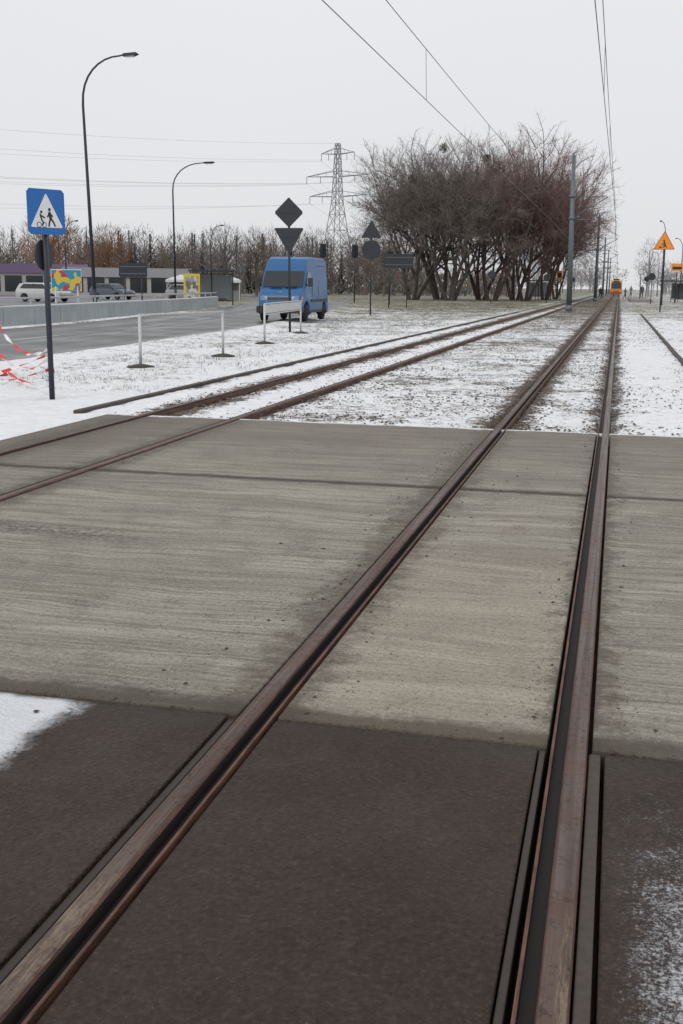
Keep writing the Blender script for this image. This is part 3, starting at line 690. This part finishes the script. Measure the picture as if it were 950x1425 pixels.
def van(x,y,rz,col,name='cargo_van'):
    e=empty(name,(x,y,0),rz); m=paint('van_paint',col)
    prof=[(-2.75,.38),(-2.78,2.2),(-2.70,2.52),(-2.4,2.62),(.75,2.62),(1.15,2.52),(1.42,2.30),(1.60,2.05),(2.10,1.36),(2.42,1.20),(2.62,1.04),(2.70,.86),(2.74,.60),(2.70,.34),(2.25,.34),(2.2,.62),(1.98,.80),(1.66,.80),(1.42,.62),(1.38,.34),(-1.28,.34),(-1.34,.62),(-1.56,.80),(-1.9,.80),(-2.12,.62),(-2.18,.38)]
    W=body(prof,.99,m,e,tz=1.1,top=.84,bev=.07,nose=(1.2,2.74,.14))
    g=MB()
    def P(px,z,s): return (px,s*(W(z,px)-.07),z)
    g.prism([P(1.61,2.02,-1),P(2.09,1.39,-1),P(2.09,1.39,1),P(1.61,2.02,1)],(.022,0,.016),0)
    for s in (-1,1):
        f=lambda px,z:(px,s*(W(z,px)+.002),z)
        ext=(0,s*.010,0)
        q=[f(.85,1.36),f(1.86,1.38),f(1.80,1.50),f(1.46,1.98),f(.85,2.0)]; g.prism(q if s>0 else q[::-1],ext,0)
        g.box((-.6,s*(.995),.84),(3.5,.03,.12),1); g.box((0,s*.975,.42),(2.5,.04,.1),1)
        for xx in (.78,-.55): g.box((xx,s*(W(1.3)+.0),1.25),(.014,.012,.9),1)
        g.box((-1.55,s*(W(2.3)+.002),2.28),(2.0,.012,.02),1)
        g.box((1.83,s*1.10,1.58),(.10,.20,.36),1); g.cyl((1.75,s*.88,1.45),(1.83,s*1.06,1.5),.025,6,1)
        g.prism([(2.60,s*.52,1.00),(2.55,s*.84,1.02),(2.60,s*.83,.80),(2.66,s*.52,.80)],(.055,0,0),2)
        g.prism([(2.50,s*.84,1.02),(2.36,s*.90,1.02),(2.40,s*.90,.82),(2.56,s*.84,.80)],(0.03,s*.02,0),4)
    g.box((2.67,0,.90),(.06,.98,.17),1); g.box((2.70,0,.49),(.16,1.70,.28),1); g.box((2.785,0,.50),(.012,.52,.11),3)
    for k in range(3): g.box((2.705,0,.85+.055*k),(.012,.94,.012),5)
    for s in (-1,1): g.box((2.62,s*.84,.49),(.2,.16,.26),1,s*.6)
    g.box((2.16,-.25,1.375),(.08,.5,.012),1); g.box((2.14,.35,1.375),(.08,.5,.012),1)
    g.box((2.45,0,1.18),(.02,.16,.06),5)
    g.obj('trim',[M_glass,M_plas,M_hl,M_plate,M_orange,M_hub],False,e,.006)
    w=MB()
    for xx in (1.82,-1.73):
        for s in (-1,1): wheel(w,xx,s*.84,.34,.22,s)
    w.obj('wheels',[M_tyre,M_hub],False,e)
    u=MB(); u.box((0,0,.5),(5.0,1.5,.25)); u.obj('underbody',M_plas,False,e)
    return e
van(-13.45,46.5,math.radians(-86.5),(.010,.105,.28))
def car(x,y,rz,col,est=False):
    e=empty('parked_car',(x,y,0),rz); m=paint('car_paint',col)
    prof=[(-2.1,.32),(-2.14,.8),(-2.05,1.02),(-1.85 if est else -1.6,1.38),(-1.2,1.46),(.2,1.46),(.5,1.38),(1.05,.98),(1.85,.84),(2.08,.7),(2.12,.3),(1.72,.3),(1.66,.52),(1.45,.64),(1.2,.64),(1.0,.52),(.94,.28),(-.9,.28),(-.96,.52),(-1.16,.64),(-1.4,.64),(-1.6,.52),(-1.66,.3)]
    W=body(prof,.86,m,e,tz=.9,top=.74,bev=.04)
    g=MB()
    for s in (-1,1):
        f=lambda px,z:(px,s*(W(z)+.003),z)
        q=[f(-1.72,1.03),f(.9,1.0),f(.42,1.36),f(-1.45,1.37)]; g.prism(q if s>0 else q[::-1],(0,s*.006,0),0)
        g.box((-.45,s*(W(1.2)+.012),1.2),(.06,.02,.36),1)
        g.box((.85,s*.93,1.02),(.12,.14,.1),1)
        g.prism([(2.04,s*.5,.72),(2.04,s*.82,.74),(2.04,s*.8,.6),(2.04,s*.5,.6)],(.06,0,0),2)
    q=[(.53,-.60,1.36),(1.02,-.72,1.0),(1.02,.72,1.0),(.53,.60,1.36)]; g.prism(q,(.02,0,.02),0)
    q=[(-2.03,-.70,1.05),(-1.88,-.62,1.34),(-1.88,.62,1.34),(-2.03,.70,1.05)]; g.prism(q,(-.05,0,.02),0)
    g.box((2.12,0,.42),(.08,1.5,.16),1); g.box((-2.14,0,.42),(.08,1.5,.16),1); g.box((2.165,0,.42),(.01,.5,.1),3)
    g.obj('trim',[M_glass,M_plas,M_hl,M_plate],False,e)
    w=MB()
    for xx in (1.33,-1.28):
        for s in (-1,1): wheel(w,xx,s*.76,.30,.19,s)
    w.obj('wheels',[M_tyre,M_hub],False,e)
random.seed(3)
car(-43.8,81,math.radians(-10),(.55,.56,.57),True)
for (x,y,c) in ((-36,92,(.3,.31,.32)),(-46,98,(.08,.1,.14)),(-60,92,(.2,.2,.21))): car(x,y,math.radians(ru(-40,20)),c,rnd()<.5)

def mat_poster(name,cols,sc_=1.4,th=(.45,.54)):
    t=NT(name); n=t.noise(sc_,2,.4,dist=.6); n2=t.noise(sc_*1.7,1,.3,t.map((1,1,1),loc=(5,3,2)))
    c=t.mix(t.sm(n,th[0],th[0]+.05),cols[0],cols[1]); c=t.mix(t.sm(n2,th[1],th[1]+.03),c,cols[2]); return t.out(c,.4)
e=empty('advertising_billboard',(-39.8,77,0),.45); b=MB(); b.cyl((-.8,0,0),(-.8,0,1.2),.06); b.cyl((.8,0,0),(.8,0,1.2),.06); b.box((0,.02,1.65),(2.2,.06,1.6)); b.obj('frame',M_swhite,False,e)
b=MB(); b.box((0,-.03,1.65),(2.1,.03,1.5)); b.obj('poster',mat_poster('poster',((.45,.05,.10),(.02,.28,.45),(.65,.50,.06)),1.3,(.44,.55)),False,e)
M_yel=simple('yellow_panel',(.62,.47,.04),.5,0,.08,4)
M_sg=simple('shelter_glass',(.16,.18,.19),.1,0,.1,2)
def shelter(x,y,rz,w=4.,ad=True):
    e=empty('bus_shelter',(x,y,0),rz); b=MB()
    for xx in (-w/2,0,w/2): b.cyl((xx,.7,-.05),(xx,.7,2.35),.04,8)
    for xx in (-w/2,w/2): b.cyl((xx,-.6,-.05),(xx,-.6,2.3),.04,8)
    b.box((0,.05,2.42),(w+.3,1.7,.12)); b.box((0,.5,.45),(w*.7,.4,.05)); b.box((0,.74,2.2),(w,.04,.06)); b.box((0,.74,.3),(w,.04,.06)); b.obj('frame',M_back,False,e)
    g=MB(); g.box((0,.74,1.25),(w-.1,.012,1.75)); g.obj('glass',M_sg,False,e)
    if ad:
        a=MB(); a.box((-w/2+.1,-.75,1.25),(1.15,.14,1.9),0,0); a.obj('advert_case',M_yel,False,e)
        a=MB(); a.box((-w/2+.1,-.84,1.28),(.85,.03,1.5),0,0); a.obj('poster',mat_poster('shelter_poster',((.14,.13,.11),(.32,.30,.24),(.5,.5,.45)),2.),False,e)
shelter(-28.4,77,.35,3.0)
shelter(6.2,140,-1.2,4.,False); shelter(-9.8,152,.9,4.,False)
M_tent=simple('tent_white',(.58,.59,.59),.7,0,.12,2); M_cloth=simple('stall_cloth',(.20,.20,.20),.8,0,.6,2)
for (x,y,s) in ((-41.5,104,.9),(-37.5,106,.9)):
    e=empty('market_stall',(x,y,0),.3); b=MB()
    for a in (-1.4,1.4):
        for c in (-1.4,1.4): b.cyl((a*s,c*s,-.05),(a*s,c*s,1.9),.04,6)
    k=1.55*s; b.add([(-k,-k,1.9),(k,-k,1.9),(k,k,1.9),(-k,k,1.9),(0,0,2.4)],[(0,1,4),(1,2,4),(2,3,4),(3,0,4)])
    b.prism([(-k,-k,1.65),(k,-k,1.65),(k,-k,1.9),(-k,-k,1.9)],(0,.02,0)); b.obj('tent',M_tent,False,e)
    b=MB(); b.box((0,-1.0*s,.45),(2.4,.7,.9)); b.box((0,1.2*s,1.),(2.6,.05,1.8)); b.obj('counter',M_cloth,False,e)
def shop(x,y,rz,w,d,h,fas,wall):
    e=empty('shop_building',(x,y,0),rz); b=MB(); b.box((0,0,h/2-.05),(w,d,h)); b.obj('walls',wall,False,e)
    b=MB(); b.box((0,-d/2-.1,h-.25),(w+.3,.25,1.1)); b.box((0,0,h+.06),(w+.3,d+.2,.12),1); b.obj('fascia',[fas,M_snow],False,e)
    b=MB(); n=int(w/2.4)
    for i in range(n): b.box((-w/2+(i+.5)*w/n,-d/2-.02,1.35),(w/n*.8,.04,1.9))
    b.obj('windows',M_glass,False,e)
M_wall=simple('render_wall',(.38,.37,.36),.8,0,.1,1); M_pur=simple('purple_fascia',(.16,.11,.20),.5,0,.1,2)
shop(-75,128,.55,20,10,3.4,M_pur,M_wall); shop(-59,130,.45,15,8,3.0,simple('grey_fascia',(.3,.31,.33),.5),M_wall)
e=empty('tram_stop_display',(-8.1,152,0),.0); post(e,-.6,3.0,.06); post(e,.6,3.0,.06); b=MB(); b.box((-.42,-.06,3.1),(.72,.2,1.15)); b.box((.42,-.06,3.1),(.72,.2,1.15)); b.obj('panels',M_orange,False,e)
b=MB(); b.box((-.42,-.17,3.15),(.45,.02,.6)); b.box((.42,-.17,3.15),(.45,.02,.6)); b.obj('text_area',M_black,False,e)
e=empty('tram_stop_display',(6.2,133,0),-.1); post(e,0,3.4,.07); b=MB(); b.box((0,-.06,3.9),(1.3,.2,.8)); b.obj('panel',M_orange,False,e)
b=MB(); b.box((0,-.17,3.8),(1.0,.02,.3)); b.obj('text_area',M_black,False,e)
e=empty('station_clock',(2.6,150,0),0); post(e,0,3.5,.05); b=MB(); b.prism([(x,-.1,z) for x,_,z in circ(.38,24,3.6)],(0,.2,0)); b.obj('case',M_navy,False,e); b=MB(); b.prism([(x,-.12,z) for x,_,z in circ(.32,24,3.6)],(0,.015,0)); b.obj('dial',M_swhite,False,e)
e=empty('traffic_sign',(7.6,110,0),.1); post(e,0,3.2,.04); b=MB(); b.prism(rsq(0,3.1,.9,.9,.05,-.05),(0,.02,0)); b.obj('plate',M_blue,False,e)
for (x,y,h) in ((3.2,120,3.0),(-7.2,118,2.8),(-12.2,112,3.),(3.8,170,3.2),(-6.9,175,3.)):
    e=empty('traffic_sign',(x,y,0),ru(-.3,.3)); post(e,0,h,.04); b=MB(); b.prism([(q,-.05,z) for q,_,z in circ(.38,20,h-.3)],(0,.02,0)); b.obj('plate',M_back,False,e)
M_plat=simple('platform_paving',(.25,.24,.235),.8,0,.2,2)
b=MB(); b.box((2.6,160,.1),(2.6,46,.3)); b.obj('tram_platform',M_plat,False,None,.03)
e=empty('tram',(-.6,252,0),-math.pi/2); mt=paint('tram_paint',(.55,.30,.04))
prof=[(-7,.35),(-7.1,1.2),(-6.9,3.0),(-6.6,3.2),(6.5,3.2),(6.85,3.0),(7.15,1.4),(7.1,.35)]
body(prof,1.2,mt,e,tz=1.3,top=.92)
b=MB(); b.prism([(6.92,-.95,2.75),(7.16,-1.0,1.5),(7.16,1.0,1.5),(6.92,.95,2.75)],(.03,0,.0),0); b.box((7.15,0,.75),(.1,2.3,.6),3); b.box((6.93,0,2.95),(.1,1.3,.25),1)
for s in (-1,1):
    for k in range(6): b.box((-5.6+k*2.1,s*1.17,1.95),(1.7,.04,.95),0)
    b.cyl((7.17,s*.8,.95),(7.22,s*.8,.95),.12,10,2)
b.box((-1,0,3.4),(3,1.2,.3),1); b.cyl((1,0,3.4),(0,0,4.4),.03,5,1); b.cyl((0,0,4.4),(1,0,5.5),.03,5,1); b.box((1,0,5.52),(.1,1.4,.04),1)
for xx in (-4.5,4.5):
    for s in (-1,1): b.tube([(xx,s*.5,.33),(xx,s*.6,.33)],[.33,.33],14,1)
b.obj('trim',[M_glass,M_plas,M_hl,M_tred],False,e)

def mat_person(name,coat,trs):
    t=NT(name); X,Y,Z=t.xyz()
    c=t.mix(t.math('GREATER_THAN',Z,.88),trs,coat); c=t.mix(t.math('GREATER_THAN',Z,1.50),c,(.45,.28,.2)); c=t.mix(t.math('GREATER_THAN',Z,1.66),c,(.03,.025,.02)); c=t.mix(t.math('LESS_THAN',Z,.09),c,(.02,.02,.02))
    return t.out(c,.8)
def person(x,y,rz,coat,trs,z=0):
    V=[(0,0,.95),(0,0,1.15),(0,0,1.38),(.02,0,1.50),(.03,0,1.58),(.03,0,1.70),
       (.0,.10,.90),(.16,.11,.50),(.10,.11,.08),(.22,.11,.03),(0,-.10,.90),(-.10,-.11,.50),(-.34,-.11,.14),(-.24,-.11,.05),
       (0,.19,1.40),(-.08,.24,1.12),(.06,.25,.88),(.08,.25,.79),(0,-.19,1.40),(.10,-.24,1.13),(.26,-.23,.94),(.31,-.22,.86)]
    E=[(0,1),(1,2),(2,3),(3,4),(4,5),(0,6),(6,7),(7,8),(8,9),(0,10),(10,11),(11,12),(12,13),(2,14),(14,15),(15,16),(16,17),(2,18),(18,19),(19,20),(20,21)]
    Rr=[.16,.17,.17,.06,.09,.085,.10,.07,.045,.04,.10,.07,.045,.04,.085,.06,.045,.035,.085,.06,.045,.035]
    me=bpy.data.meshes.new('person'); me.from_pydata(V,E,[]); o=bpy.data.objects.new('person',me); sc.collection.objects.link(o); me.materials.append(mat_person('clothes',coat,trs))
    mo=o.modifiers.new('skin','SKIN'); sv=me.skin_vertices[0].data
    for i,r in enumerate(Rr): sv[i].radius=(r,r*1.0)
    sv[0].use_root=True
    s=o.modifiers.new('sub','SUBSURF'); s.levels=1; s.render_levels=2; o.location=(x,y,z); o.rotation_euler=(0,0,rz)
person(-2.6,168,-1.3,(.03,.03,.035),(.02,.02,.03),-.04); person(.9,170,.2,(.15,.13,.12),(.03,.03,.05),-.04); person(1.7,172,.4,(.25,.22,.2),(.04,.04,.06),.25); person(3.0,158,-1.6,(.10,.09,.09),(.03,.03,.04),.25); person(-2.9,200,1.2,(.05,.05,.06),(.03,.03,.04),-.04)

# ------------------------------------------------------------ light, sky, camera
el,rotn=math.radians(38),math.radians(200)
w=bpy.data.worlds.new('World'); sc.world=w; w.use_nodes=True; nt=w.node_tree; bg=nt.nodes['Background']
sky=nt.nodes.new('ShaderNodeTexSky'); sky.sky_type='NISHITA'; sky.sun_disc=False; sky.sun_elevation=el; sky.sun_rotation=rotn; sky.air_density=1; sky.dust_density=4
mx=nt.nodes.new('ShaderNodeMix'); mx.data_type='RGBA'; mx.inputs['Factor'].default_value=.94
nt.links.new(sky.outputs[0],mx.inputs[6])
tc=nt.nodes.new('ShaderNodeTexCoord'); sp=nt.nodes.new('ShaderNodeSeparateXYZ'); nt.links.new(tc.outputs['Generated'],sp.inputs[0])
mr=nt.nodes.new('ShaderNodeMapRange'); mr.inputs['From Min'].default_value=0; mr.inputs['From Max'].default_value=.4; nt.links.new(sp.outputs[2],mr.inputs['Value'])
no=nt.nodes.new('ShaderNodeTexNoise'); no.inputs['Scale'].default_value=2.5; no.inputs['Detail'].default_value=4; nt.links.new(tc.outputs['Generated'],no.inputs['Vector'])
ad=nt.nodes.new('ShaderNodeMath'); ad.operation='MULTIPLY_ADD'; ad.inputs[1].default_value=.35; nt.links.new(no.outputs['Fac'],ad.inputs[0]); nt.links.new(mr.outputs[0],ad.inputs[2])
m2=nt.nodes.new('ShaderNodeMix'); m2.data_type='RGBA'; m2.inputs[6].default_value=(7.5,7.6,7.85,1); m2.inputs[7].default_value=(8.7,8.8,9.0,1); nt.links.new(ad.outputs[0],m2.inputs[0]); nt.links.new(m2.outputs[2],mx.inputs[7])
nt.links.new(mx.outputs[2],bg.inputs['Color']); bg.inputs['Strength'].default_value=.1
L=bpy.data.lights.new('sun','SUN'); L.energy=.9; L.angle=math.radians(22); L.color=(1,.97,.93); lo=bpy.data.objects.new('sun',L); sc.collection.objects.link(lo)
lo.rotation_euler=(math.pi/2-el,0,math.pi-rotn)
f=1550.; pitch=math.atan((712.5-398)/f); roll=math.atan(.0105); th=math.atan((858-475)/f*math.cos(pitch))
cam=bpy.data.cameras.new('camera'); co=bpy.data.objects.new('camera',cam); sc.collection.objects.link(co)
cam.sensor_fit='VERTICAL'; cam.sensor_height=36; cam.lens=f/1425*36; cam.clip_end=5000; cam.clip_start=.05
fw=Vector((-math.sin(th)*math.cos(pitch),math.cos(th)*math.cos(pitch),-math.sin(pitch))); rt=Vector((math.cos(th),math.sin(th),0)); up=rt.cross(fw)
c,s=math.cos(roll),math.sin(roll)
R1=rt*c+up*s; U1=up*c-rt*s
m=Matrix((R1,U1,-fw)).transposed().to_4x4(); m.translation=Vector((0,0,1.45)); co.matrix_world=m
sc.camera=co
sc.view_settings.view_transform='Standard'; sc.view_settings.look='None'; sc.view_settings.exposure=0; sc.view_settings.gamma=1
